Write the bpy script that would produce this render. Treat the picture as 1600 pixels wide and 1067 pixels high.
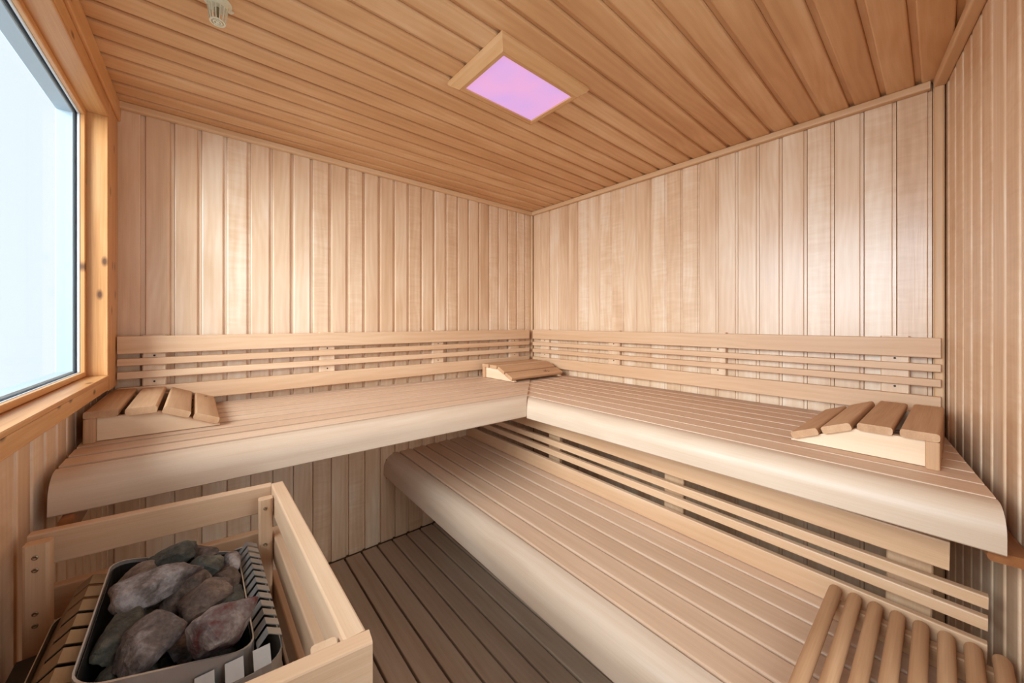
import bpy, math, random
from mathutils import Matrix, Vector, noise

# ------------------------------------------------------------------ reset
for o in list(bpy.data.objects):
    bpy.data.objects.remove(o, do_unlink=True)
SC = bpy.context.scene
COL = SC.collection
R = random.Random(7)

# ------------------------------------------------------------------ camera
cam = bpy.data.cameras.new('camera')
cam.sensor_fit = 'HORIZONTAL'; cam.sensor_width = 36.0; cam.lens = 12.96
cam.shift_y = -0.0184; cam.clip_start = 0.02
camo = bpy.data.objects.new('camera', cam); COL.objects.link(camo)
camo.location = (-1.9157, -2.0, 1.206)
camo.rotation_euler = (math.radians(90), 0, math.radians(49.314 - 90))
SC.camera = camo

# ------------------------------------------------------------------ world (overcast daylight outside)
w = bpy.data.worlds.new('overcast_sky'); SC.world = w; w.use_nodes = True
nt = w.node_tree; nt.nodes.clear()
bg = nt.nodes.new('ShaderNodeBackground'); wo = nt.nodes.new('ShaderNodeOutputWorld')
bg.inputs[0].default_value = (0.84, 0.93, 1.0, 1); bg.inputs[1].default_value = 0.82
nt.links.new(bg.outputs[0], wo.inputs[0])

# ------------------------------------------------------------------ daylight through the window, fill light through the added door
def area(name, loc, target, sx, sy, power, color):
    l = bpy.data.lights.new(name, 'AREA'); l.shape = 'RECTANGLE'; l.size = sx; l.size_y = sy
    l.energy = power; l.color = color
    o = bpy.data.objects.new(name, l); COL.objects.link(o); o.location = loc
    d = Vector(target) - Vector(loc)
    o.rotation_euler = d.to_track_quat('-Z', 'Y').to_euler()
    return o
area('door_fill_light', (-1.20, -3.15, 1.35), (-1.15, -1.5, 1.0), 1.6, 2.0, 20, (0.82, 0.92, 1.0))  # added area lamp outside the unseen door, fills the room from behind the camera
area('window_daylight', (-4.0, -1.50, 2.1), (-0.3, -0.80, 1.15), 2.4, 1.8, 190, (0.80, 0.91, 1.0))

SC.view_settings.view_transform = 'Standard'
SC.view_settings.look = 'None'
SC.view_settings.gamma = 1.0
SC.view_settings.use_curve_mapping = False
SC.view_settings.exposure = 0.52

# ================================================================== materials
def srgb(r, g, b):
    f = lambda c: ((c/255+.055)/1.055)**2.4 if c/255 > .04045 else c/255/12.92
    return (f(r), f(g), f(b), 1)

def N(nt, t, **kw):
    n = nt.nodes.new(t)
    for k, v in kw.items(): setattr(n, k, v)
    return n

def mth(nt, op, a, b=None, clamp=False):
    n = N(nt, 'ShaderNodeMath', operation=op, use_clamp=clamp)
    for i, v in enumerate((a, b)):
        if v is None: continue
        if isinstance(v, (int, float)): n.inputs[i].default_value = v
        else: nt.links.new(v, n.inputs[i])
    return n.outputs[0]

def wood(name, dark, mid, light, rough=0.45, var=0.10, ring=45.0, bump=0.12, spec=0.5, knots=0.0, figure=0.0, fine=0.5, blot=0.35):
    """timber with the grain running along the local X axis of every board"""
    m = bpy.data.materials.new(name); m.use_nodes = True
    nt = m.node_tree; L = nt.links; nt.nodes.clear()
    out = N(nt, 'ShaderNodeOutputMaterial'); bs = N(nt, 'ShaderNodeBsdfPrincipled')
    L.new(bs.outputs[0], out.inputs[0])
    tc = N(nt, 'ShaderNodeTexCoord'); oi = N(nt, 'ShaderNodeObjectInfo')
    off = N(nt, 'ShaderNodeCombineXYZ')
    for i, k in enumerate((37.0, 13.0, 23.0)):
        L.new(mth(nt, 'MULTIPLY', oi.outputs['Random'], k), off.inputs[i])
    ad = N(nt, 'ShaderNodeVectorMath', operation='ADD')
    L.new(tc.outputs['Object'], ad.inputs[0]); L.new(off.outputs[0], ad.inputs[1])
    def nz(s, detail=3.0, rou=0.5, dist=0.0):
        v = N(nt, 'ShaderNodeVectorMath', operation='MULTIPLY')
        L.new(ad.outputs[0], v.inputs[0]); v.inputs[1].default_value = s
        n = N(nt, 'ShaderNodeTexNoise'); n.inputs['Scale'].default_value = 1.0
        n.inputs['Detail'].default_value = detail; n.inputs['Roughness'].default_value = rou
        n.inputs['Distortion'].default_value = dist
        L.new(v.outputs[0], n.inputs['Vector'])
        return n.outputs['Fac']
    streak = nz((0.9, 18, 18), 4)
    fibre = nz((7, 320, 320), 2)
    blotch = nz((2.6, 9, 9), 3, 0.55, 0.4)
    warp = nz((1.3, 4, 4), 2)
    sep = N(nt, 'ShaderNodeSeparateXYZ'); L.new(ad.outputs[0], sep.inputs[0])
    ph = mth(nt, 'ADD', mth(nt, 'MULTIPLY', sep.outputs[1], ring*6.0), mth(nt, 'MULTIPLY', warp, ring*0.9))
    rings = mth(nt, 'MULTIPLY_ADD', mth(nt, 'SINE', ph), 0.5)
    nt.nodes[-1].inputs[2].default_value = 0.5
    # weights of the layers
    a = mth(nt, 'MULTIPLY', streak, 0.55)
    b = mth(nt, 'MULTIPLY', fibre, 0.30*fine)
    c = mth(nt, 'MULTIPLY', blotch, blot)
    d = mth(nt, 'MULTIPLY', rings, 0.06)
    fac = mth(nt, 'ADD', mth(nt, 'ADD', a, b), mth(nt, 'ADD', c, d))
    if figure > 0:
        fg = nz((34, 6, 6), 2, 0.5, 1.2)  # cross-grain figure on some boards, its sheen painted into the colour
        sel = mth(nt, 'MULTIPLY', mth(nt, 'GREATER_THAN', mth(nt, 'FRACT', mth(nt, 'MULTIPLY', oi.outputs['Random'], 7.3)), 0.55), figure)
        fac = mth(nt, 'ADD', fac, mth(nt, 'MULTIPLY', mth(nt, 'SUBTRACT', fg, 0.5), sel))
    rnd = mth(nt, 'MULTIPLY', mth(nt, 'SUBTRACT', oi.outputs['Random'], 0.5), var*2.0)
    fac = mth(nt, 'ADD', fac, rnd)
    mean = 0.275+0.15*fine+0.5*blot+0.03
    fac = mth(nt, 'ADD', mth(nt, 'MULTIPLY', mth(nt, 'SUBTRACT', fac, mean), 1.35), 0.56)
    rp = N(nt, 'ShaderNodeValToRGB'); L.new(fac, rp.inputs[0])
    e = rp.color_ramp.elements
    e[0].position = 0.22; e[0].color = dark
    e[1].position = 0.88; e[1].color = light
    k = e.new(0.55); k.color = mid
    col = rp.outputs[0]
    if knots > 0:
        v = N(nt, 'ShaderNodeVectorMath', operation='MULTIPLY'); L.new(ad.outputs[0], v.inputs[0]); v.inputs[1].default_value = (4.0, 9.0, 1)
        vo = N(nt, 'ShaderNodeTexVoronoi', voronoi_dimensions='2D'); vo.inputs['Scale'].default_value = 1.0; L.new(v.outputs[0], vo.inputs['Vector'])
        mk = N(nt, 'ShaderNodeMapRange'); L.new(vo.outputs['Distance'], mk.inputs[0])
        mk.inputs[1].default_value = 0.03; mk.inputs[2].default_value = 0.085; mk.inputs[3].default_value = knots; mk.inputs[4].default_value = 0.0
        mx = N(nt, 'ShaderNodeMix', data_type='RGBA'); L.new(mk.outputs[0], mx.inputs[0]); L.new(col, mx.inputs[6]); mx.inputs[7].default_value = srgb(84, 46, 22)
        col = mx.outputs[2]
    L.new(col, bs.inputs['Base Color'])
    ro = mth(nt, 'MULTIPLY_ADD', blotch, 0.22); nt.nodes[-1].inputs[2].default_value = rough - 0.11
    L.new(ro, bs.inputs['Roughness'])
    bs.inputs['Specular IOR Level'].default_value = spec
    bp = N(nt, 'ShaderNodeBump'); bp.inputs['Strength'].default_value = bump; bp.inputs['Distance'].default_value = 0.002
    hb = mth(nt, 'ADD', fibre, mth(nt, 'MULTIPLY', streak, 0.6))
    L.new(hb, bp.inputs['Height']); L.new(bp.outputs[0], bs.inputs['Normal'])
    return m

def plain(name, col, rough=0.5, metal=0.0, spec=0.5, nscale=0.0, namt=0.0, bump=0.0):
    m = bpy.data.materials.new(name); m.use_nodes = True
    nt = m.node_tree; L = nt.links; bs = nt.nodes['Principled BSDF']
    bs.inputs['Base Color'].default_value = col; bs.inputs['Roughness'].default_value = rough
    bs.inputs['Metallic'].default_value = metal; bs.inputs['Specular IOR Level'].default_value = spec
    if nscale:
        tc = N(nt, 'ShaderNodeTexCoord'); n = N(nt, 'ShaderNodeTexNoise'); n.inputs['Scale'].default_value = nscale; n.inputs['Detail'].default_value = 4
        L.new(tc.outputs['Object'], n.inputs['Vector'])
        mx = N(nt, 'ShaderNodeMix', data_type='RGBA'); L.new(n.outputs['Fac'], mx.inputs[0])
        mx.inputs[6].default_value = tuple(c*(1-namt) for c in col[:3])+(1,); mx.inputs[7].default_value = tuple(min(1, c*(1+namt)) for c in col[:3])+(1,)
        L.new(mx.outputs[2], bs.inputs['Base Color'])
        r = mth(nt, 'MULTIPLY_ADD', n.outputs['Fac'], 0.3); nt.nodes[-1].inputs[2].default_value = max(0.02, rough-0.15)
        L.new(r, bs.inputs['Roughness'])
        if bump:
            bp = N(nt, 'ShaderNodeBump'); bp.inputs['Strength'].default_value = bump; bp.inputs['Distance'].default_value = 0.003
            L.new(n.outputs['Fac'], bp.inputs['Height']); L.new(bp.outputs[0], bs.inputs['Normal'])
    return m

M = {}
M['panel'] = wood('alder_panelling', srgb(207, 163, 124), srgb(226, 188, 151), srgb(241, 214, 185), rough=0.34, var=0.08, figure=0.30, blot=0.55, spec=0.75)
M['ceil'] = wood('alder_ceiling', srgb(194, 140, 92), srgb(212, 161, 112), srgb(229, 187, 142), rough=0.44, var=0.08, blot=0.6)
M['seat'] = wood('aspen_seat', srgb(194, 155, 124), srgb(208, 171, 140), srgb(220, 187, 158), rough=0.5, var=0.05, fine=0.9, blot=0.2)
M['nose'] = wood('aspen_nose', srgb(190, 158, 131), srgb(203, 175, 149), srgb(215, 191, 168), rough=0.46, var=0.03, fine=0.7, blot=0.25)
M['slat'] = wood('aspen_slat', srgb(198, 152, 112), srgb(212, 169, 130), srgb(225, 188, 152), rough=0.48, var=0.05, fine=0.8, blot=0.2)
M['cleat'] = wood('pale_cleat', srgb(208, 168, 130), srgb(222, 186, 150), srgb(236, 206, 174), rough=0.38, var=0.05, spec=0.7)
M['head'] = wood('weathered_headrest', srgb(172, 126, 88), srgb(192, 146, 106), srgb(208, 166, 126), rough=0.6, var=0.07, fine=1.0)
M['headside'] = wood('headrest_side', srgb(212, 172, 134), srgb(226, 190, 154), srgb(236, 208, 176), rough=0.5, var=0.04)
M['floor'] = wood('floor_slat_wood', srgb(174, 143, 116), srgb(190, 161, 134), srgb(204, 178, 152), rough=0.5, var=0.06, fine=0.9)
M['pine'] = wood('pine_casing', srgb(176, 112, 56), srgb(206, 146, 88), srgb(224, 176, 120), rough=0.42, var=0.05, ring=30, knots=0.9, fine=0.9)
M['trim'] = wood('trim_wood', srgb(198, 150, 106), srgb(216, 172, 128), srgb(230, 194, 154), rough=0.45, var=0.05)
M['lampframe'] = wood('lamp_frame_wood', srgb(190, 134, 82), srgb(208, 156, 104), srgb(222, 176, 128), rough=0.5, var=0.05)
M['bearer'] = wood('bearer_wood', srgb(132, 78, 40), srgb(156, 98, 54), srgb(178, 120, 72), rough=0.5)
M['guard'] = wood('guard_wood', srgb(192, 150, 114), srgb(205, 166, 131), srgb(217, 183, 150), rough=0.5, var=0.05, fine=0.8)
M['back'] = plain('backing_board', srgb(120, 84, 54), 0.8, nscale=20, namt=0.15)
M['shell'] = plain('outer_shell', srgb(150, 120, 92), 0.8, nscale=12, namt=0.1)
M['under'] = plain('floor_tray', srgb(58, 46, 38), 0.8, nscale=14, namt=0.2)
M['white'] = plain('white_plastic_frame', srgb(226, 232, 236), 0.4, nscale=5, namt=0.03)
M['outer'] = plain('pale_blue_frame', srgb(168, 182, 190), 0.4, nscale=5, namt=0.03)
M['gasket'] = plain('dark_gasket', srgb(110, 120, 128), 0.6, nscale=30, namt=0.1)
M['steel'] = plain('brushed_steel', srgb(190, 187, 182), 0.42, metal=0.7, nscale=60, namt=0.10)
M['bronze'] = plain('heat_tinted_steel', srgb(150, 132, 108), 0.42, metal=0.75, nscale=30, namt=0.18)
M['black'] = plain('black_sheet', srgb(26, 25, 25), 0.55, nscale=40, namt=0.2)
M['shield'] = plain('charcoal_sheet', srgb(58, 56, 56), 0.5, nscale=40, namt=0.15)
M['screw'] = plain('screw_metal', srgb(170, 152, 128), 0.4, metal=1.0, nscale=200, namt=0.2)
M['hole'] = plain('dark_screw', srgb(52, 38, 28), 0.7, nscale=200, namt=0.2)
M['ivory'] = plain('ivory_plastic', srgb(216, 208, 180), 0.5, nscale=40, namt=0.06)
M['corek'] = plain('sensor_core_grey', srgb(128, 112, 84), 0.5, nscale=80, namt=0.2)
M['burn'] = plain('burnt_mark', srgb(70, 40, 22), 0.8, nscale=200, namt=0.2)

def glassmat():
    m = bpy.data.materials.new('clear_glazing'); m.use_nodes = True
    nt = m.node_tree; L = nt.links; nt.nodes.clear()
    out = N(nt, 'ShaderNodeOutputMaterial'); tr = N(nt, 'ShaderNodeBsdfTransparent'); gl = N(nt, 'ShaderNodeBsdfGlossy')
    tr.inputs[0].default_value = (0.955, 0.975, 0.98, 1); gl.inputs['Roughness'].default_value = 0.02
    fr = N(nt, 'ShaderNodeFresnel'); fr.inputs[0].default_value = 1.35
    k = mth(nt, 'MULTIPLY', fr.outputs[0], 0.08)
    mx = N(nt, 'ShaderNodeMixShader'); L.new(k, mx.inputs[0]); L.new(tr.outputs[0], mx.inputs[1]); L.new(gl.outputs[0], mx.inputs[2])
    L.new(mx.outputs[0], out.inputs[0]); return m
M['glass'] = glassmat()

def lampmat():
    m = bpy.data.materials.new('pink_diffuser'); m.use_nodes = True
    nt = m.node_tree; L = nt.links; bs = nt.nodes['Principled BSDF']
    tc = N(nt, 'ShaderNodeTexCoord'); n = N(nt, 'ShaderNodeTexNoise'); n.inputs['Scale'].default_value = 9; n.inputs['Detail'].default_value = 1
    L.new(tc.outputs['Object'], n.inputs['Vector'])
    rp = N(nt, 'ShaderNodeValToRGB'); L.new(n.outputs['Fac'], rp.inputs[0])
    rp.color_ramp.elements[0].position = 0.3; rp.color_ramp.elements[0].color = srgb(206, 158, 226)
    rp.color_ramp.elements[1].position = 0.7; rp.color_ramp.elements[1].color = srgb(228, 160, 214)
    bs.inputs['Base Color'].default_value = (0.25, 0.2, 0.25, 1); bs.inputs['Roughness'].default_value = 0.4
    L.new(rp.outputs[0], bs.inputs['Emission Color']); bs.inputs['Emission Strength'].default_value = 0.62
    return m
M['lamp'] = lampmat()

def stonemat(name, c1, c2, c3):
    m = bpy.data.materials.new(name); m.use_nodes = True
    nt = m.node_tree; L = nt.links; bs = nt.nodes['Principled BSDF']
    tc = N(nt, 'ShaderNodeTexCoord'); oi = N(nt, 'ShaderNodeObjectInfo')
    ad = N(nt, 'ShaderNodeVectorMath', operation='ADD'); L.new(tc.outputs['Object'], ad.inputs[0])
    cb = N(nt, 'ShaderNodeCombineXYZ'); L.new(mth(nt, 'MULTIPLY', oi.outputs['Random'], 50.0), cb.inputs[0]); L.new(cb.outputs[0], ad.inputs[1])
    def nz(s, d, ds=0.0):
        n = N(nt, 'ShaderNodeTexNoise'); n.inputs['Scale'].default_value = s; n.inputs['Detail'].default_value = d; n.inputs['Distortion'].default_value = ds
        L.new(ad.outputs[0], n.inputs['Vector']); return n.outputs['Fac']
    a = nz(26, 6, 0.6); b = nz(170, 5)
    f = mth(nt, 'ADD', mth(nt, 'MULTIPLY', a, 0.75), mth(nt, 'MULTIPLY', b, 0.25))
    rp = N(nt, 'ShaderNodeValToRGB'); L.new(f, rp.inputs[0]); e = rp.color_ramp.elements
    e[0].position = 0.36; e[0].color = c1; e[1].position = 0.66; e[1].color = c3; k = e.new(0.5); k.color = c2
    L.new(rp.outputs[0], bs.inputs['Base Color']); bs.inputs['Roughness'].default_value = 0.72
    bp = N(nt, 'ShaderNodeBump'); bp.inputs['Strength'].default_value = 0.55; bp.inputs['Distance'].default_value = 0.004
    L.new(mth(nt, 'ADD', nz(60, 8), b), bp.inputs['Height']); L.new(bp.outputs[0], bs.inputs['Normal'])
    return m
M['st_grey'] = stonemat('grey_stone', srgb(66, 58, 56), srgb(112, 102, 98), srgb(168, 162, 162))
M['st_green'] = stonemat('greenish_stone', srgb(46, 46, 42), srgb(78, 78, 70), srgb(116, 112, 96))
M['st_brown'] = stonemat('brown_stone', srgb(62, 50, 44), srgb(104, 88, 78), srgb(146, 130, 118))
M['st_red'] = stonemat('reddish_stone', srgb(96, 50, 46), srgb(116, 102, 98), srgb(168, 158, 152))

# ================================================================== helpers
def setp(o, label=None, cat=None, group=None, kind=None):
    if label: o['label'] = label
    if cat: o['category'] = cat
    if group: o['group'] = group
    if kind: o['kind'] = kind
    return o

def link(name, mesh, parent=None, mat=None, mx=None):
    o = bpy.data.objects.new(name, mesh); COL.objects.link(o)
    if mat is not None and not mesh.materials: mesh.materials.append(mat)
    if parent is not None: o.parent = parent
    if mx is not None: o.matrix_local = mx
    return o

def empty(name, mx=None, parent=None):
    o = bpy.data.objects.new(name, None); COL.objects.link(o); o.empty_display_size = 0.05
    if parent: o.parent = parent
    if mx is not None: o.matrix_local = mx
    return o

def frame(o, ex, ey):
    ex = Vector(ex).normalized(); ey = Vector(ey); ey = (ey - ex*ey.dot(ex)).normalized(); ez = ex.cross(ey)
    m = Matrix.Identity(4)
    for i, v in enumerate((ex, ey, ez)):
        for j in range(3): m[j][i] = v[j]
    m.translation = Vector(o)
    return m

def T(x, y, z): return Matrix.Translation((x, y, z))

def rrect(y0, y1, z0, z1, r, seg=2):
    r = min(r, (y1-y0)*.49, (z1-z0)*.49)
    p = []
    for cy, cz, a0 in ((y1-r, z1-r, 0), (y0+r, z1-r, 90), (y0+r, z0+r, 180), (y1-r, z0+r, 270)):
        for i in range(seg+1):
            a = math.radians(a0 + 90*i/seg); p.append((cy+r*math.cos(a), cz+r*math.sin(a)))
    return p

def extrude(name, prof, L, m0=0.0, m1=0.0, smooth=False):
    """profile (y, z) swept along local X from 0 to L; the ends may be mitred (x += m*y)"""
    n = len(prof); vs = [(m0*y, y, z) for y, z in prof] + [(L+m1*y, y, z) for y, z in prof]
    fs = [tuple(reversed(range(n))), tuple(range(n, 2*n))]
    for i in range(n):
        j = (i+1) % n; fs.append((i, j, j+n, i+n))
    me = bpy.data.meshes.new(name); me.from_pydata(vs, [], fs); me.update()
    # make the normals point outward
    a = 0
    for i in range(n):
        j = (i+1) % n; a += prof[i][0]*prof[j][1]-prof[j][0]*prof[i][1]
    if a < 0: me.flip_normals()
    if smooth:
        for p in me.polygons: p.use_smooth = len(p.vertices) == 4
        try: me.set_sharp_from_angle(angle=math.radians(40))
        except Exception: pass
    return me

def board(name, L, W, Tk, r=0.003, seg=1, m0=0.0, m1=0.0):
    return extrude(name, rrect(0, W, -Tk, 0, r, seg), L, m0, m1)

def boxes(name, bl):
    vs, fs = [], []
    for (x0, x1, y0, y1, z0, z1) in bl:
        b = len(vs)
        vs += [(x, y, z) for x in (x0, x1) for y in (y0, y1) for z in (z0, z1)]
        fs += [tuple(b+i for i in f) for f in ((0, 1, 3, 2), (4, 6, 7, 5), (0, 4, 5, 1), (2, 3, 7, 6), (0, 2, 6, 4), (1, 5, 7, 3))]
    me = bpy.data.meshes.new(name); me.from_pydata(vs, [], fs); me.update(); return me

def lathe(name, prof, seg=24, smooth=True):
    """prof: (r, z) from bottom to top, spun about Z"""
    vs, fs = [], []; n = len(prof)
    for i in range(seg):
        a = 2*math.pi*i/seg
        for r, z in prof: vs.append((r*math.cos(a), r*math.sin(a), z))
    for i in range(seg):
        k = (i+1) % seg
        for j in range(n-1): fs.append((i*n+j, k*n+j, k*n+j+1, i*n+j+1))
    me = bpy.data.meshes.new(name); me.from_pydata(vs, [], fs); me.update()
    for p in me.polygons: p.use_smooth = smooth
    try: me.set_sharp_from_angle(angle=math.radians(40))
    except Exception: pass
    return me

SCREW = lathe('screw', [(0, 0), (0.0042, 0), (0.0042, 0.0012), (0.0030, 0.0018), (0.0, 0.0008)], 10)
SCREW.materials.append(M['screw'])
HOLE = lathe('screw_head', [(0, 0), (0.0036, 0), (0.0036, 0.0006), (0, 0.0003)], 8)
HOLE.materials.append(M['hole'])

# ================================================================== room shell
CEIL = 2.028
PITCH_A, PITCH_B = 0.0833, 0.0854
ALPHA = math.radians(8.5)

def plank_profile(p, tongue=0.0120, th=0.013, dep=0.0085, r=0.0030, cr=0.0008):
    return [(0, -th), (p-cr, -th), (p-cr, -r-dep*0.4), (p-cr-r*0.5, -r*0.35), (p-cr-r*1.4, 0),
            (tongue+r*1.5, 0), (tongue+r*0.5, -r*0.4), (tongue, -r*1.3), (tongue, -dep), (0, -dep)]

# ---- wall_back (the long wall on the left of the far corner), plane y = 0
FA = frame((0, 0, 0), (-1, 0, 0), (0, -1, 0))
wb = link('wall_back', boxes('wall_back', [(-0.08, 2.238, -0.07, -0.013, -0.06, 2.12)]), None, M['back'], FA)
setp(wb, 'wall of vertical light wooden boards behind the left upper bench', 'wall', kind='structure')
me = extrude('plank_a', plank_profile(PITCH_A), CEIL+0.01); me.materials.append(M['panel'])
for k in range(0, 26):
    s = 0.0744-0.0115+PITCH_A*k
    link('plank', me, wb, None, frame((s, 0, 0), (0, 0, 1), (1, 0, 0)))
me = extrude('plank_a0', plank_profile(0.0625), CEIL+0.01); me.materials.append(M['panel'])
link('plank', me, wb, None, frame((0.0005, 0, 0), (0, 0, 1), (1, 0, 0)))

# ---- wall_right (right of the far corner), plane x = 0
FB = frame((0, 0, 0), (0, 1, 0), (-1, 0, 0))
wr = link('wall_right', boxes('wall_right', [(-2.14, 0.0, -0.07, -0.013, -0.06, 2.12)]), None, M['back'], FB)
setp(wr, 'wall of vertical light wooden boards behind the right upper bench', 'wall', kind='structure')
me = extrude('plank_b', plank_profile(PITCH_B, 0.0095, dep=0.0052, r=0.0015, cr=0.0020), CEIL+0.01); me.materials.append(M['panel'])
for k in range(0, 23):
    g = -0.0919-PITCH_B*k
    link('plank', me, wr, None, frame((g-0.0095, 0, 0), (0, 0, 1), (1, 0, 0)))
me = extrude('plank_b1', plank_profile(0.028, 0.0005), CEIL+0.01); me.materials.append(M['panel'])
link('plank', me, wr, None, frame((-2.009, 0, 0), (0, 0, 1), (1, 0, 0)))

# ---- wall_front (slightly splayed wall on the right edge of the picture), with an unseen glazed door added to let light in
FC = frame((0, -2.01, 0), (math.cos(ALPHA), math.sin(ALPHA), 0), (-math.sin(ALPHA), math.cos(ALPHA), 0))
D0, D1, DZ = 0.90, 1.72, 1.95          # door opening
wf = link('wall_front', boxes('wall_front', [(-D0, 0.02, -0.07, -0.013, -0.06, 2.12), (-2.36, -D1, -0.07, -0.013, -0.06, 2.12),
                                            (-D1, -D0, -0.07, -0.013, DZ, 2.12)]), None, M['back'], FC)
setp(wf, 'wall of vertical wooden boards at the right edge, receding toward the camera', 'wall', kind='structure')
me = extrude('plank_c', plank_profile(0.0853), CEIL+0.01); me.materials.append(M['panel'])
for k in range(0, 26):
    s = -0.052-0.0853*k-0.0853
    if s < -2.32: break
    if s+0.0853 > -D0-0.0001 or s < -D1-0.0853+0.0:
        if s < -D0 and s+0.0853 > -D1: continue
        link('plank', me, wf, None, frame((s, 0, 0), (0, 0, 1), (1, 0, 0)))
me = extrude('plank_c0', plank_profile(0.050), CEIL+0.01); me.materials.append(M['panel'])
link('plank', me, wf, None, frame((-0.0515, 0, 0), (0, 0, 1), (1, 0, 0)))
door = empty('door_1', FC @ T(-(D0+D1)/2, 0, 0)); setp(door, 'unseen glazed wooden door added in the boarded wall at the right to admit light', 'door', kind='structure')
hw = (D1-D0)/2
link('door_frame', boxes('door_frame', [(-hw, -hw+0.045, -0.06, 0.008, 0, DZ), (hw-0.045, hw, -0.06, 0.008, 0, DZ),
                                       (-hw+0.045, hw-0.045, -0.06, 0.008, DZ-0.045, DZ), (-hw+0.045, hw-0.045, -0.06, 0.008, 0, 0.03)]), door, M['trim'])
link('door_glass', boxes('door_glass', [(-hw+0.045, hw-0.045, -0.034, -0.026, 0.03, DZ-0.045)]), door, M['glass'])
link('door_handle', extrude('door_handle', rrect(-0.015, 0.015, 0.0, 0.03, 0.012, 3), 0.3), door, M['trim'], frame((hw-0.1, -0.026, 0.95), (0, 0, 1), (1, 0, 0)))

# ---- wall_left (window wall); local x runs away from the corner, local y into the room
TL = 0.021
FL = frame((-2.159, 0, 0), (-TL, -1, 0), (1, -TL, 0))
WS0, WS1, WZ0, WZ1 = 0.178, 2.05, 1.030, 1.897
wl = link('wall_left', boxes('wall_left', [(-0.03, 2.42, -0.085, -0.013, -0.06, WZ0-0.012), (-0.03, 2.42, -0.085, -0.013, WZ1+0.012, 2.12),
                                          (-0.03, WS0-0.012, -0.085, -0.013, WZ0-0.012, WZ1+0.012), (WS1+0.012, 2.42, -0.085, -0.013, WZ0-0.012, WZ1+0.012)]), None, M['back'], FL)
setp(wl, 'boarded wall on the left holding the large window', 'wall', kind='structure')
me = extrude('plank_l', plank_profile(0.0833), WZ0-0.02); me.materials.append(M['panel'])
for k in range(0, 28):
    link('plank', me, wl, None, frame((0.004+0.0833*k, 0, 0), (0, 0, 1), (1, 0, 0)))

# window: casing boards, deep jambs, inner beads, glazing, white outer frame
win = empty('window_1', FL @ T(0, 0, 0)); setp(win, 'large window with knotty pine casing on the left wall', 'window', kind='structure')
CD = 0.026
def wpart(name, bl, mat):           # boxes along the window, grain along the longest side
    for (x0, x1, y0, y1, z0, z1) in bl:
        if x1-x0 >= z1-z0:
            if y1-y0 > z1-z0:
                me = extrude(name, rrect(0, y1-y0, 0, z1-z0, 0.002, 1), x1-x0); m_ = frame((x0, y0, z0), (1, 0, 0), (0, 1, 0))
            else:
                me = extrude(name, rrect(0, z1-z0, 0, y1-y0, 0.002, 1), x1-x0); m_ = frame((x0, y1, z0), (1, 0, 0), (0, 0, 1))
        else:
            if x1-x0 > y1-y0:
                me = extrude(name, rrect(0, x1-x0, 0, y1-y0, 0.002, 1), z1-z0); m_ = frame((x0, y0, z0), (0, 0, 1), (1, 0, 0))
            else:
                me = extrude(name, rrect(0, y1-y0, 0, x1-x0, 0.002, 1), z1-z0); m_ = frame((x1, y0, z0), (0, 0, 1), (0, 1, 0))
        link(name, me, win, mat, m_)
JT = 0.012
wpart('casing_board', [(0.004, WS0-JT-0.0005, 0.0, CD-0.001, WZ0-0.055, 1.955), (WS0-JT, WS1, 0.0, CD-0.001, WZ1+JT+0.0005, 1.955), (WS0-JT, WS1, 0.0, CD-0.001, WZ0-0.052, WZ0-JT-0.0005)], M['pine'])
wpart('jamb_board', [(WS0-JT, WS0, -0.080, CD, WZ0, WZ1), (WS0-JT, WS1, -0.080, CD, WZ1+0.0005, WZ1+JT), (WS0-JT, WS1, -0.080, CD+0.003, WZ0-JT, WZ0-0.0005), (WS1, WS1+JT, -0.08, CD, WZ0, WZ1)], M['pine'])
wpart('glazing_bead', [(WS0+0.0005, WS0+0.016, -0.033, -0.022, WZ0+0.0005, WZ1-0.0005), (WS0+0.016, WS1-0.016, -0.033, -0.022, WZ1-0.018, WZ1-0.0005), (WS0+0.016, WS1-0.016, -0.033, -0.022, WZ0+0.0005, WZ0+0.016), (WS1-0.016, WS1-0.0005, -0.033, -0.022, WZ0, WZ1)], M['pine'])
wpart('glazing_tape', [(WS0+0.0005, WS0+0.0165, -0.0400, -0.0335, WZ0+0.0005, WZ1-0.0005), (WS0+0.017, WS1-0.017, -0.0400, -0.0335, WZ1-0.0185, WZ1-0.0005), (WS0+0.017, WS1-0.017, -0.0400, -0.0335, WZ0+0.0005, WZ0+0.0165)], M['white'])
wpart('glazing_gasket', [(WS0+0.0005, WS0+0.0175, -0.0462, -0.0446, WZ0+0.0005, WZ1-0.0005), (WS0+0.019, WS1-0.02, -0.0462, -0.0446, WZ1-0.0185, WZ1-0.0005), (WS0+0.019, WS1-0.02, -0.0462, -0.0446, WZ0+0.0005, WZ0+0.0175)], M['gasket'])
wpart('outer_frame', [(WS0+0.0005, WS0+0.022, -0.084, -0.0463, WZ0+0.0005, WZ1-0.0005), (WS0+0.022, WS1-0.03, -0.084, -0.0463, WZ1-0.022, WZ1-0.0005), (WS0+0.022, WS1-0.03, -0.084, -0.0463, WZ0+0.0005, WZ0+0.022), (WS1-0.03, WS1-0.0005, -0.084, -0.0463, WZ0, WZ1)], M['outer'])
link('window_pane', boxes('window_pane', [(WS0+0.001, WS1-0.001, -0.0444, -0.0405, WZ0+0.001, WZ1-0.001)]), win, M['glass'])

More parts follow.
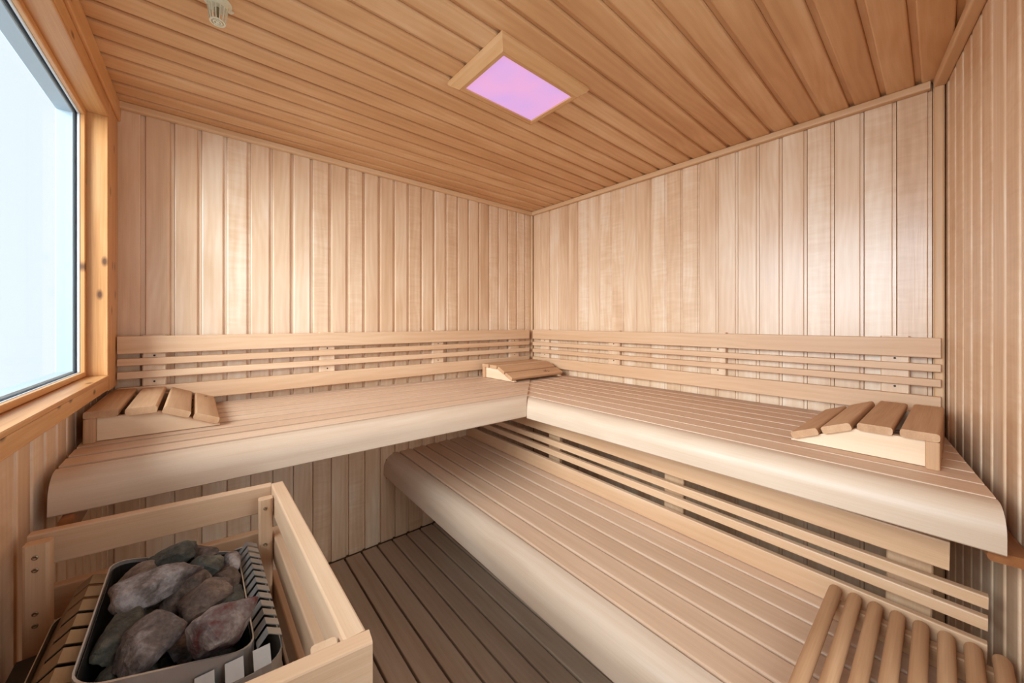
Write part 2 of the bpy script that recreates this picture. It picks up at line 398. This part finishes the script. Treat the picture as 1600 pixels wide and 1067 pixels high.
# ---- floor: tray and duckboard slats running from the back wall toward the camera
fl = link('floor', boxes('floor', [(-2.30, 0.05, -2.45, 0.02, -0.10, -0.045)]), None, M['under'])
setp(fl, 'dark floor under brown wooden duckboard slats', 'floor', kind='structure')
me = board('floor_slat', 2.05, 0.0755, 0.026, 0.004, 2); me.materials.append(M['floor'])
me2 = board('floor_slat_long', 2.24, 0.0755, 0.026, 0.004, 2); me2.materials.append(M['floor'])
for k in range(-9, 16):
    x = -0.838-0.0836*k
    if x-0.0755 < -2.16: break
    m_ = me2 if x < -1.2 else me
    if x > -0.03: continue
    link('floor_slat', m_, fl, None, frame((x-0.0755, -0.012, 0), (-0.012, -1, 0), (1, 0, 0)))
for y in (-0.35, -1.05, -1.75):
    link('floor_batten', boxes('floor_batten', [(-2.14, -0.02, y-0.02, y+0.02, -0.045, -0.0265)]), fl, M['under'])

# ---- ceiling
ce = link('ceiling', boxes('ceiling', [(-2.33, 0.06, -2.46, 0.06, CEIL+0.013, CEIL+0.10)]), None, M['back'])
setp(ce, 'ceiling of long narrow orange-brown wooden boards', 'ceiling', kind='structure')
me = extrude('ceiling_board', plank_profile(0.0853, 0.014, 0.013, 0.0095, 0.003), 2.24); me.materials.append(M['ceil'])
for k in range(-1, 28):
    link('ceiling_board', me, ce, None, frame((-2.24, -0.066-0.0853*k, CEIL), (1, 0, 0), (0, -1, 0)))

# ---- trims
def trim(name, label, mx, L, w_, h_, mat='trim', r=0.006):
    o = link(name, extrude(name, rrect(0, w_, 0, h_, r, 3), L), None, M[mat], mx)
    return setp(o, label, 'trim', kind='structure')
trim('trim_1', 'thin wooden ceiling strip above the back wall of boards', frame((-2.13, 0, CEIL), (1, 0, 0), (0, -1, 0)), 2.13-0.001, 0.026, 0.027)
trim('trim_2', 'thin wooden ceiling strip above the right wall of boards', frame((0, -0.027, CEIL), (0, -1, 0), (-1, 0, 0)), 1.95, 0.026, 0.027)
trim('trim_3', 'wooden ceiling strip rising to the upper right corner', FC @ frame((-0.024, 0.030, CEIL), (-1, 0, 0), (0, 0, -1)), 2.2, 0.030, 0.030)
trim('trim_4', 'dark pine ceiling strip above the window casing', FL @ frame((0.0, 0.0, CEIL), (1, 0, 0), (0, 0, -1)), 2.3, 0.072, 0.033, 'pine')
trim('trim_5', 'vertical corner strip between the right wall and the receding wall', frame((-0.0005, -1.985, 0), (0, 0, 1), (-1, 0, 0)), 2.0, 0.026, 0.024)
trim('trim_6', 'slim vertical strip in the far corner of the room', frame((-0.001, -0.001, 0), (0, 0, 1), (-1, 0, 0)) @ T(0, 0, 0), 2.0, 0.017, 0.017)

# ================================================================== upper benches
GAPS = [0.020, 0.105, 0.190, 0.275, 0.360, 0.445, 0.530, 0.615, 0.700]
FRONT = 0.765
def nose_profile(front, start, top, bot, r, th=0.022):
    """(y = distance out, z) curved front edge board"""
    p = [(start, top-0.0015), (start+0.0015, top)]
    for i in range(9):
        a = math.radians(90-90*i/8); p.append((front-r+r*math.cos(a), top-r+r*math.sin(a)))
    p += [(front, bot+0.003), (front-0.003, bot), (front-th, bot), (front-th, top-r)]
    ri = r-th
    for i in range(1, 7):
        a = math.radians(90*i/6); p.append((front-r+ri*math.cos(a), top-r+ri*math.sin(a)))
    p += [(start, top-th)]
    return p

# left bench: local x = distance from the far corner, y = distance out from the back wall
ta = 0.0107
BA = T(0, 0, 0.853) @ Matrix.Rotation(ta, 4, 'Y')
ub1 = empty('upper_bench', BA); setp(ub1, 'upper sauna bench along the back wall, running left to the window', 'bench', 'upper benches')
LEN = 2.153
FBA = frame((-LEN, 0, 0), (1, 0, 0), (0, 1, 0))
def seat_mesh_A(a, b):
    # spans out-distance a..b; right end mitred on x = -out
    prof = [(-q, z) for q, z in rrect(a, b, -0.026, 0, 0.0012, 1)]
    return extrude('seat_board', prof, LEN-0.0008, 0.0, 1.0)
for a, b in zip(GAPS[:-1], GAPS[1:]):
    link('seat_board', seat_mesh_A(a, b-0.0190), ub1, M['seat'], FBA)
pr = [(-q, z) for q, z in nose_profile(FRONT, GAPS[-1], 0.0, -0.086, 0.052)]
link('front_board', extrude('front_board', pr, LEN-0.0008, 0.0, 1.0, smooth=True), ub1, M['nose'], FBA)
for x in (-2.05, -1.35, -0.80):
    link('bearer', board('bearer', 0.70, 0.045, 0.06, 0.004), ub1, M['bearer'], frame((x, -0.015, -0.0265), (0, -1, 0), (1, 0, 0)))
link('wall_ledger', board('wall_ledger', 0.78, 0.022, 0.046, 0.006, 2), ub1, M['bearer'], frame((-2.135, -0.005, -0.0870), (0, -1, 0), (1, 0, 0)))

# right bench
BB = T(0, 0, 0.853)
ub2 = empty('upper_bench', BB); setp(ub2, 'upper sauna bench along the right wall with a pale rounded front edge', 'bench', 'upper benches')
# local X runs along -y from the corner, y = world x (negative = out)
FBB = frame((0, 0, 0), (0, -1, 0), (1, 0, 0))
def along_B(prof, name, smooth=False):
    # start mitred at y = x (local x = -y_out), far end follows the splayed wall
    me = extrude(name, prof, 1.990, -1.0, -0.119, smooth)
    return me
for a, b in zip(GAPS[:-1], GAPS[1:]):
    prof = [(-q, z) for q, z in rrect(a, b-0.0075, -0.026, 0, 0.0018, 2)]
    link('seat_board', along_B(prof, 'seat_board'), ub2, M['seat'], FBB)
link('front_board', along_B([(-q, z) for q, z in nose_profile(FRONT, GAPS[-1], 0.0, -0.086, 0.052)], 'front_board', True), ub2, M['nose'], FBB)
for y in (-1.90, -1.30):
    link('bearer', board('bearer', 0.70, 0.045, 0.06, 0.004), ub2, M['bearer'], frame((-0.015, y, -0.0265), (-1, 0, 0), (0, -1, 0)))
link('wall_ledger', board('wall_ledger', 0.715, 0.060, 0.020, 0.008, 3), ub2, M['bearer'], T(0, 0, -0.853) @ FC @ frame((-0.03, 0.062, 0.764), (-1, 0, 0), (0, -1, 0)))

# ================================================================== lower bench (in front of the right wall)
BL = T(0, 0, 0.478) @ Matrix.Rotation(-0.017, 4, 'Z') @ Matrix.Rotation(0.0155, 4, 'X')
lb = empty('lower_bench', BL); setp(lb, 'lower sauna bench with wide boards and bright rounded front, above the floor', 'bench')
FLB = frame((0, -0.008, 0), (0, -1, 0), (1, 0, 0))
LG = [0.567, 0.636, 0.718, 0.800, 0.882, 0.964, 1.046]
for a, b in zip(LG[:-1], LG[1:]):
    prof = [(-q, z) for q, z in rrect(a, b-0.0090, -0.026, 0, 0.004, 2)]
    link('seat_board', extrude('seat_board', prof, 1.985, 0.0, -0.13), lb, M['seat'], FLB)
link('front_board', extrude('front_board', [(-q, z) for q, z in nose_profile(1.128, 1.046, 0.0, -0.115, 0.072)], 1.985, 0, -0.13, True), lb, M['nose'], FLB)
for y in (-0.55, -1.30, -2.0):
    link('bearer', board('bearer', 0.54, 0.045, 0.06, 0.004), lb, M['bearer'], frame((-0.56, y, -0.0265), (-1, 0, 0), (0, -1, 0)))
link('wall_ledger', board('wall_ledger', 0.556, 0.022, 0.105, 0.004), lb, M['bearer'], frame((-0.56, -0.009, -0.0270), (-1, 0, 0), (0, -1, 0)))

# backrest of the lower bench, under the front of the right upper bench
br = empty('backrest', BL @ T(-0.567, 0, 0)); setp(br, 'slatted backrest below the right upper bench, behind the lower bench', 'backrest', 'slatted backrests')
for z0, z1, ln in ((0.002, 0.066, 2.06), (0.094, 0.122, 2.06), (0.141, 0.169, 2.06), (0.196, 0.262, 2.005)):
    link('rail', extrude('rail', rrect(z0, z1, 0, 0.020, 0.003, 2), ln), br, M['slat'], frame((0.0, -0.015, 0), (0, -1, 0), (0, 0, 1)) @ T(0, 0, 0))
for y0, y1 in ((-0.690, -0.765), (-1.312, -1.386), (-1.915, -1.995), (-0.060, -0.125)):
    link('upright', extrude('upright', rrect(0, y0-y1, 0, 0.024, 0.003, 1), 0.30), br, M['slat'], frame((0.0445, y0, -0.035), (0, 0, 1), (0, -1, 0)) )

# ================================================================== backrests on the walls
def backrest(label, FW, slats, cleats, span):
    root = empty('backrest', FW @ T(0, 0, 0.90)); setp(root, label, 'backrest', 'slatted backrests')
    for z0, z1 in slats:
        link('rail', extrude('rail', rrect(z0, z1, 0, 0.021, 0.003, 2), span[1]-span[0]), root, M['slat'],
             T(0, 0, -0.90) @ frame((span[0], 0.0258+0.021, 0), (1, 0, 0), (0, 0, 1)) )
    for s0, s1 in cleats:
        c = link('upright', extrude('upright', rrect(0, s1-s0, 0, 0.025, 0.003, 1), 0.262), root, M['cleat'], frame((s0, 0.0005, -0.003), (0, 0, 1), (1, 0, 0)))
        for za in (0.180, 0.0805):
            link('screw', HOLE, c, None, T(za+0.003, (s1-s0)/2, 0.025))
    return root
SA = [(1.090, 1.156), (1.046, 1.073), (0.997, 1.024), (0.900, 0.966)]
SB = [(1.088, 1.155), (1.041, 1.067), (0.991, 1.017), (0.893, 0.959)]
backrest('slatted backrest on the back wall, above the left upper bench', FA, SA, [(2.001, 2.068), (1.385, 1.456), (0.768, 0.842), (0.151, 0.238)], (0.070, 2.131))
backrest('slatted backrest on the right wall, above the right upper bench', FB, SB, [(-0.199, -0.117), (-0.770, -0.690), (-1.341, -1.273), (-1.929, -1.857)], (-2.000, -0.058))

# ================================================================== headrests
HL, HW, HH = 0.305, 0.440, 0.064
def headrest(label, mx, mark=None, w_=HW):
    """local x from the high end to the low end, y across, z up; the base stands on z = 0"""
    root = empty('headrest', mx); setp(root, label, 'headrest', 'wooden headrests')
    e = extrude('end_board', rrect(0, w_, 0, 0.024, 0.004, 2), HH+0.002); link('end_board', e, root, M['head'], frame((0.0, w_, 0), (0, 0, 1), (0, -1, 0)))
    pk = 0.150
    side = [(0.0245, 0.001), (HL-0.012, 0.001), (HL-0.012, 0.004), (pk, HH), (0.0245, HH)]
    for y in (0.014, w_-0.014-0.020):
        # panel in the xz plane: mesh x along, y up, extruded through z
        vs = [(x, 0, z) for x, z in side]+[(x, 0.020, z) for x, z in side]; n = len(side)
        fs = [tuple(range(n)), tuple(reversed(range(n, 2*n)))]+[(i, i+n, (i+1) % n+n, (i+1) % n) for i in range(n)]
        me = bpy.data.meshes.new('side_panel'); me.from_pydata(vs, [], fs); me.update()
        link('side_panel', me, root, M['headside'], T(0, y, 0))
    th, sw = 0.020, 0.0665
    sl = math.atan2(HH-0.004, HL-0.012-pk); c, s_ = math.cos(sl), math.sin(sl)
    n_ = None
    for i, (x, z, ang) in enumerate(((0.0, HH+0.0025, 0.0), (0.079, HH+0.001, 0.0), (pk+0.004, HH-0.0010, sl), (pk+0.004+0.076*c, HH-0.001-0.076*s_, sl))):
        me = extrude('top_slat', rrect(0, sw, 0, th, 0.006, 3), w_, smooth=True)
        ca, sa = math.cos(ang), math.sin(ang)
        o = link('top_slat', me, root, M['head'], frame((x, w_, z), (0, -1, 0), (ca, 0, -sa)))
        n_ = o
    if mark:
        # small burnt script mark near the end of the lowest slat, as tiny strokes
        strokes = [[(0, 9), (12, 11)], [(6, 10), (4, 0)], [(10, 7), (12, 3), (16, 7)], [(16, 7), (12, -4), (8, -5)], [(19, 10), (18, 2)], [(23, 6), (21, 3), (24, 2), (26, 5), (23, 6)], [(23, 9), (23.5, 9)], [(26, 9), (26.5, 9)]]
        vs, fs = [], []
        for stk in strokes:
            for (x0, y0), (x1, y1) in zip(stk[:-1], stk[1:]):
                d = Vector((x1-x0, y1-y0)); d = d.normalized() if d.length > 0 else Vector((1, 0)); q = Vector((-d.y, d.x))*0.85
                b = len(vs)
                vs += [((x0-q.x)*.001, (y0-q.y)*.001, 0), ((x1-q.x)*.001, (y1-q.y)*.001, 0), ((x1+q.x)*.001, (y1+q.y)*.001, 0), ((x0+q.x)*.001, (y0+q.y)*.001, 0)]
                fs.append((b, b+1, b+2, b+3))
        me = bpy.data.meshes.new('burnt_mark'); me.from_pydata(vs, [], fs); me.update()
        o = link('burnt_mark', me, n_, M['burn'], T(mark[0], mark[1], th+0.0003) @ Matrix.Rotation(mark[2], 4, 'Z') @ Matrix.Scale(mark[3], 4))
        setp(o, 'small dark burnt script mark')
    return root
zA = lambda x: 0.853+ta*(-x)
headrest('wedge headrest at the left end of the upper bench, under the window', T(-2.147, -0.487, zA(-2.147)+0.0008) @ Matrix.Rotation(ta, 4, 'Y'), (0.06, 0.040, math.pi, 1.0))
headrest('wedge headrest in the far corner where the two upper benches meet', frame((-0.528, -0.095, 0.8600), (0, -1, -0.0), (1, 0, -0.0)), (0.10, 0.026, 0.0, 1.8), 0.436)
headrest('wedge headrest at the right end of the upper bench, beside the receding wall', frame((-0.135, -2.008, 0.8535), (0.02, 1, 0), (-1, 0.02, 0)), None)

# ================================================================== rod rest on the lower bench
zs = 0.478+0.0155*-1.95+0.0005
rr = empty('rod_rest', T(-0.64, -1.95, zs) @ Matrix.Rotation(0.0155, 4, 'X')); setp(rr, 'grid of round wooden rods lying on the right end of the lower bench', 'rod rest')
def rod(L, r):
    prof = [(0, 0)] + [(r*math.sin(math.radians(a)), r*(1-math.cos(math.radians(a)))*0.9) for a in (25, 50, 70, 90)]
    prof += [(r, L-r*0.9)] + [(r*math.cos(math.radians(a)), L-r*0.9+r*0.9*math.sin(math.radians(a))) for a in (20, 40, 65)] + [(0, L)]
    return lathe('rod', prof, 18)
me = rod(0.46, 0.0135); me.transform(Matrix.Rotation(math.pi/2, 4, 'Y')); me.materials.append(M['head'])
for k in range(8):
    y = 0.130-0.0374*k
    link('rod', me, rr, None, frame((0.0, y, 0.0585), (-1, 0, 0), (0, 1, 0)))
for x in (-0.045, -0.40):
    link('cross_bar', extrude('cross_bar', rrect(0, 0.024, 0, 0.046, 0.003, 1), 0.285), rr, M['head'], frame((x, 0.138, 0), (0, -1, 0), (1, 0, 0)))

# ================================================================== heater guard
gd = empty('heater_guard', T(-1.95, -1.2, 0)); setp(gd, 'wooden guard rail fence around the stone heater', 'guard rail')
GI = T(1.95, 1.2, 0)
bl_, br_, fr_, fl_ = Vector((-2.158, -0.868, 0)), Vector((-1.744, -0.912, 0)), Vector((-1.744, -1.528, 0)), Vector((-2.165, -1.470, 0))
rails = ((0.735, 0.800), (0.625, 0.690), (0.515, 0.580))
def rail(p, q, z0, z1, th, side):
    d = (q-p); L = d.length; d.normalize(); n = Vector((-d.y, d.x, 0))*side
    ey = Vector((0, 0, 1)); m = frame(p+Vector((0, 0, z0)), d, ey)
    # local z = d x up ; thickness toward the inside of the fence
    ez = d.cross(ey); off = 0 if ez.dot(n) > 0 else -th
    me = extrude('rail', [(a, b+off) for a, b in rrect(0, z1-z0, 0, th, 0.003, 2)], L)
    link('rail', me, gd, M['guard'], GI @ m)
for z0, z1 in rails:
    rail(bl_, br_-Vector((0.0275, -0.0029, 0)), z0, z1, 0.022, 1)         # back
    rail(br_+Vector((0, 0.012, 0)), fr_+Vector((0, 0.0245, 0)), z0, z1, 0.027, -1)   # right side
    rail(fr_, fl_, z0, z1, 0.024, -1)
def post(x, y, w_, d_, z0, z1, screws, rot=0.0):
    m = GI @ T(x, y, 0) @ Matrix.Rotation(rot, 4, 'Z') @ frame((-w_/2, 0, z0), (0, 0, 1), (1, 0, 0))
    # local z = (0,0,1)x(1,0,0) = +y ; face toward the camera is -y
    p = link('post', extrude('post', rrect(0, w_, 0, d_, 0.005, 2), z1-z0), gd, M['guard'], m)
    for zz in screws:
        link('screw', SCREW, p, None, frame((zz-z0, w_/2, 0.0), (1, 0, 0), (0, -1, 0)))
post(-2.138, -0.9175, 0.034, 0.024, 0.10, 0.798, (0.775, 0.752, 0.672, 0.650), -0.106)
post(-1.789, -0.9545, 0.028, 0.024, 0.10, 0.785, (0.765, 0.680, 0.575), -0.106)
post(-1.792, -1.4975, 0.030, 0.024, 0.10, 0.790, (), -0.14)
post(-2.135, -1.4500, 0.034, 0.024, 0.10, 0.790, (), -0.14)

# ================================================================== stone heater
HX0, HX1, HY0, HY1 = -2.108, -1.806, -1.318, -0.945
ht = empty('sauna_heater', T(-1.957, -1.13, 0)); setp(ht, 'steel sauna heater with slotted sides filled with stones', 'heater')
HI = T(1.957, 1.13, 0)
def rrpts(x0, x1, y0, y1, r, seg=6):
    return rrect(x0, x1, y0, y1, r, seg)
def band(name, pts, zlo, zhi, th, mat):
    """thin closed band along pts; zhi(x,y) gives the top edge"""
    n = len(pts); cx = sum(p[0] for p in pts)/n; cy = sum(p[1] for p in pts)/n
    vs, fs = [], []
    for (x, y) in pts:
        d = Vector((x-cx, y-cy)).normalized(); xi, yi = x-d.x*th, y-d.y*th; zt = zhi(x, y)
        vs += [(x, y, zlo), (x, y, zt), (xi, yi, zt), (xi, yi, zlo)]
    for i in range(n):
        j = (i+1) % n
        for k in range(4):
            l = (k+1) % 4; fs.append((i*4+k, j*4+k, j*4+l, i*4+l))
    me = bpy.data.meshes.new(name); me.from_pydata(vs, [], fs); me.update()
    return link(name, me, ht, mat, HI)
band('body_shell', rrpts(HX0, HX1, HY0, HY1, 0.035), 0.22, lambda x, y: 0.672, 0.002, M['steel'])
link('body_base', boxes('body_base', [(HX0+0.02, HX1-0.02, HY0+0.02, HY1-0.02, 0.20, 0.56)]), ht, M['black'], HI)
ztilt = lambda x, y: 0.692+0.058*(-1.842-x)/0.195
band('stone_basket', rrpts(-2.037, -1.842, -1.296, -0.962, 0.032, 6), 0.56, ztilt, 0.0035, M['steel'])
bk = rrpts(-2.0335, -1.8455, -1.2925, -0.9655, 0.029, 6)
band('basket_lining', bk, 0.555, lambda x, y: ztilt(x, y)-0.006, 0.002, M['black'])
for yy in (HY0+0.14, HY1-0.14):
    link('heater_foot', boxes('heater_foot', [(HX0+0.03, HX1-0.03, yy-0.02, yy+0.02, 0.0005, 0.199)]), ht, M['black'], HI)
def bent(name, sect, L, mat, mx, th=0.0016):
    """sheet strip: section polyline (y, z) swept along x"""
    up = [(y, z) for y, z in sect]; dn = [(y, z-th) for y, z in reversed(sect)]
    link(name, extrude(name, up+dn, L), ht, mat, HI @ mx)
# right-hand louvres: section across x, swept along y
for k in range(13):
    y = -0.957-0.0262*k
    bent('louvre', [(-1.8405, 0.684), (-1.8255, 0.702), (-1.8065, 0.690), (-1.8060, 0.664)], 0.0165, M['steel'], frame((0, y, 0), (0, -1, 0), (1, 0, 0)))
# left-hand louvres, taller and heat tinted
for k in range(8):
    y = -0.957-0.0415*k
    bent('louvre', [(-2.0805, 0.7165), (-2.0615, 0.7310), (-2.0410, 0.7235)], 0.0330, M['bronze'], frame((0, y, 0), (0, -1, 0), (1, 0, 0)))
bent('side_sheet', [(-2.1095, 0.650), (-2.0800, 0.7162)], 0.332, M['bronze'], frame((0, -0.957, 0), (0, -1, 0), (1, 0, 0)))
# front and rear fins
for k in range(6):
    x = -2.020+0.0345*k
    link('fin', extrude('fin', [(-1.3175, 0.640), (-1.3175, 0.674), (-1.3000, 0.6935), (-1.2985, 0.6925), (-1.3155, 0.673), (-1.3155, 0.640)], 0.0225), ht, M['steel'], HI @ frame((x, 0, 0), (1, 0, 0), (0, 1, 0)))
    link('fin', extrude('fin', [(-0.9455, 0.640), (-0.9455, 0.676), (-0.9590, 0.6935), (-0.9605, 0.6925), (-0.9475, 0.675), (-0.9475, 0.640)], 0.0225), ht, M['steel'], HI @ frame((x, 0, 0), (1, 0, 0), (0, 1, 0)))
hs = link('heat_shield', boxes('heat_shield', [(-2.158, -2.114, -1.42, -0.925, 0.30, 0.600)]), ht, M['shield'], HI)
setp(hs, 'charcoal metal shield beside the wall')

# ---- stones
def stone_mesh(seed):
    rnd = random.Random(seed)
    bmh = __import__('bmesh').new(); __import__('bmesh').ops.create_icosphere(bmh, subdivisions=4, radius=1.0)
    planes = []
    for i in range(22):
        v = Vector((rnd.gauss(0, 1), rnd.gauss(0, 1), rnd.gauss(0, 1))).normalized(); planes.append((v, rnd.uniform(0.70, 1.0)))
    o3 = Vector((rnd.random()*50, rnd.random()*50, rnd.random()*50))
    for v in bmh.verts:
        d = v.co.normalized(); r = 1.25
        acc = 0
        for n, h in planes:
            q = d.dot(n)
            if q > 0.02: acc += (q/h)**34
        r = acc**(-1/34) if acc > 0 else 1.2
        r = min(r, 1.25)
        r *= 1+0.09*noise.noise(d*1.8+o3)+0.05*noise.noise(d*4.5+o3)+0.030*noise.noise(d*11+o3)+0.012*noise.noise(d*24+o3)
        v.co = d*r
    me = bpy.data.meshes.new('heater_stone'); bmh.to_mesh(me); bmh.free()
    for p in me.polygons: p.use_smooth = True
    try: me.set_sharp_from_angle(angle=math.radians(24))
    except Exception: pass
    return me
ST = [
 (-1.974,-1.111,0.750, 0.108,0.058, 0.466, 'st_grey', 'long pale grey heater stone lying across the top of the pile'),
 (-2.000,-1.160,0.722, 0.120,0.056, -1.587, 'st_green', 'large dark greenish stone along the left rim of the heater'),
 (-1.965,-1.226,0.724, 0.090,0.058, -1.824, 'st_grey', 'pale grey upright stone at the front middle of the heater'),
 (-1.887,-1.246,0.722, 0.094,0.074, -0.20, 'st_red', 'broad grey stone with a red streak, front right in the heater'),
 (-1.946,-1.010,0.742, 0.072,0.045, 0.280, 'st_green', 'olive grey stone highest at the back of the heater'),
 (-1.992,-1.026,0.735, 0.075,0.042, 0.530, 'st_brown', 'dark wedge stone behind the long pale stone, back left'),
 (-1.905,-0.994,0.722, 0.050,0.036, -0.551, 'st_brown', 'small brown stone at the rear edge of the heater'),
 (-1.905,-1.050,0.720, 0.066,0.052, -0.357, 'st_green', 'round greenish stone right of the long pale stone'),
 (-1.925,-1.101,0.712, 0.080,0.056, 0.334, 'st_brown', 'brown stone tucked against the right end of the long pale stone'),
 (-1.902,-1.150,0.706, 0.080,0.062, 0.5, 'st_brown', 'brown triangular stone behind the red streaked stone'),
 (-1.875,-1.085,0.702, 0.095,0.042, -1.320, 'st_brown', 'narrow brown stone beside the right hand louvres'),
 (-1.872,-1.157,0.696, 0.058,0.042, 0.80, 'st_green', 'small olive stone between the narrow brown and red streaked stones'),
 (-1.857,-1.018,0.700, 0.060,0.032, -1.416, 'st_red', 'small reddish stone in the back right corner of the heater'),
 (-1.998,-1.225,0.694, 0.075,0.040, 0.772, 'st_green', 'small dark green stone in the front left corner of the heater'),
 (-1.925,-1.195,0.680, 0.080,0.050, -1.521, 'st_grey', 'deep grey stone low between the two front stones'),
 (-2.016,-0.992,0.706, 0.050,0.032, 1.245, 'st_brown', 'small dark stone in the back left corner of the heater'),
]
for i, (x, y, z, L, W, an, mt, lab) in enumerate(ST):
    me = stone_mesh(100+i)
    mx = Matrix.Rotation(an, 4, 'Z') @ Matrix.Rotation(R.uniform(-.2, .2), 4, 'X') @ Matrix.Diagonal((L*0.55, W*0.57, W*0.48, 1))
    me.transform(mx)
    o = link('heater_stone', me, None, M[mt], T(x, y, z)); setp(o, lab, 'stone', 'stones in the heater')
# hidden lower layer that carries the visible stones
k = 0
for ix in range(3):
    for iy in range(5):
        k += 1
        me = stone_mesh(300+k); me.transform(Matrix.Diagonal((0.032, 0.036, 0.034, 1)))
        o = link('heater_stone', me, None, M['st_green'], T(-1.988+0.050*ix, -1.240+0.058*iy, 0.615+0.018*(2-ix)))
        setp(o, 'dark stone deep in the lower layer of the heater', 'stone', 'lower stones in the heater')

# ================================================================== ceiling lamp
lp = empty('ceiling_lamp', T(-1.066, -1.050, CEIL)); setp(lp, 'rectangular ceiling lamp with wooden frame and pink glowing panel', 'lamp')
ox, oy, ix_, iy_ = 0.196, 0.148, 0.1545, 0.1035
def frame_side(L2, out, inn, Li2):
    """one mitred side; local x along, y outward, z down"""
    prof = [(inn, 0.0), (inn, 0.0285), (inn+0.014, 0.030), (out-0.006, 0.015), (out, 0.008), (out, 0.0)]
    vs, n = [], len(prof); sc = (L2-Li2)/(out-inn)
    for sgn in (-1, 1):
        for y, z in prof: vs.append((sgn*(Li2+(y-inn)*sc), y, z))
    fs = [tuple(range(n)), tuple(reversed(range(n, 2*n)))]+[(i, i+n, (i+1) % n+n, (i+1) % n) for i in range(n)]
    me = bpy.data.meshes.new('frame_side'); me.from_pydata(vs, [], fs); me.update()
    bm_ = __import__('bmesh').new(); bm_.from_mesh(me); __import__('bmesh').ops.recalc_face_normals(bm_, faces=bm_.faces); bm_.to_mesh(me); bm_.free()
    return me
for d in ((0, 1), (0, -1), (1, 0), (-1, 0)):
    if d[0] == 0: me = frame_side(ox, oy, iy_, ix_)
    else: me = frame_side(oy, ox, ix_, iy_)
    ey = Vector((d[0], d[1], 0)); ex = ey.cross(Vector((0, 0, -1)))
    link('frame_side', me, lp, M['lampframe'], frame((0, 0, -0.0005), ex, ey))
link('diffuser', boxes('diffuser', [(-ix_+0.0005, ix_-0.0005, -iy_+0.0005, iy_-0.0005, -0.0245, -0.016)]), lp, M['lamp'])

# ================================================================== temperature sensor cage on the ceiling
sn = empty('ceiling_sensor', T(-1.872, -0.792, CEIL)); setp(sn, 'ivory plastic sensor cage hanging from the ceiling boards', 'sensor')
link('flange', lathe('flange', [(0, -0.005), (0.024, -0.005), (0.030, -0.003), (0.030, 0.0), (0, 0.0)], 28), sn, M['ivory'])
link('collar', lathe('collar', [(0.0, -0.017), (0.0215, -0.017), (0.023, -0.005), (0.0, -0.005)], 28), sn, M['ivory'])
for k in range(14):
    a = 2*math.pi*k/14; r0, r1 = 0.0205, 0.0155
    p0 = Vector((r0*math.cos(a), r0*math.sin(a), -0.017)); p1 = Vector((r1*math.cos(a), r1*math.sin(a), -0.052))
    link('rib', extrude('rib', rrect(-0.0011, 0.0011, -0.0011, 0.0011, 0.0005, 1), (p1-p0).length), sn, M['ivory'], frame(p0, p1-p0, (-math.sin(a), math.cos(a), 0)))
for rr_ in ((0.0135, 0.0168), (0.0075, 0.0100), (0.0, 0.0040)):
    pr = [(rr_[0], -0.0535), (rr_[1], -0.0535), (rr_[1], -0.051), (rr_[0], -0.051)]
    if rr_[0] > 0: pr.append(pr[0])
    link('end_ring', lathe('end_ring', pr, 24), sn, M['ivory'])
for a in (0.4, 0.4+math.pi/2):
    link('end_bar', boxes('end_bar', [(-0.0145, 0.0145, -0.001, 0.001, -0.0528, -0.0513)]), sn, M['ivory'], Matrix.Rotation(a, 4, 'Z'))
link('sensor_core', lathe('sensor_core', [(0, -0.045), (0.005, -0.045), (0.006, -0.040), (0.006, -0.017), (0, -0.017)], 14), sn, M['corek'])
for a in (0.5, 3.64):
    link('mounting_ear', boxes('mounting_ear', [(0.026, 0.036, -0.006, 0.006, -0.004, -0.0002)]), sn, M['ivory'], Matrix.Rotation(a, 4, 'Z'))
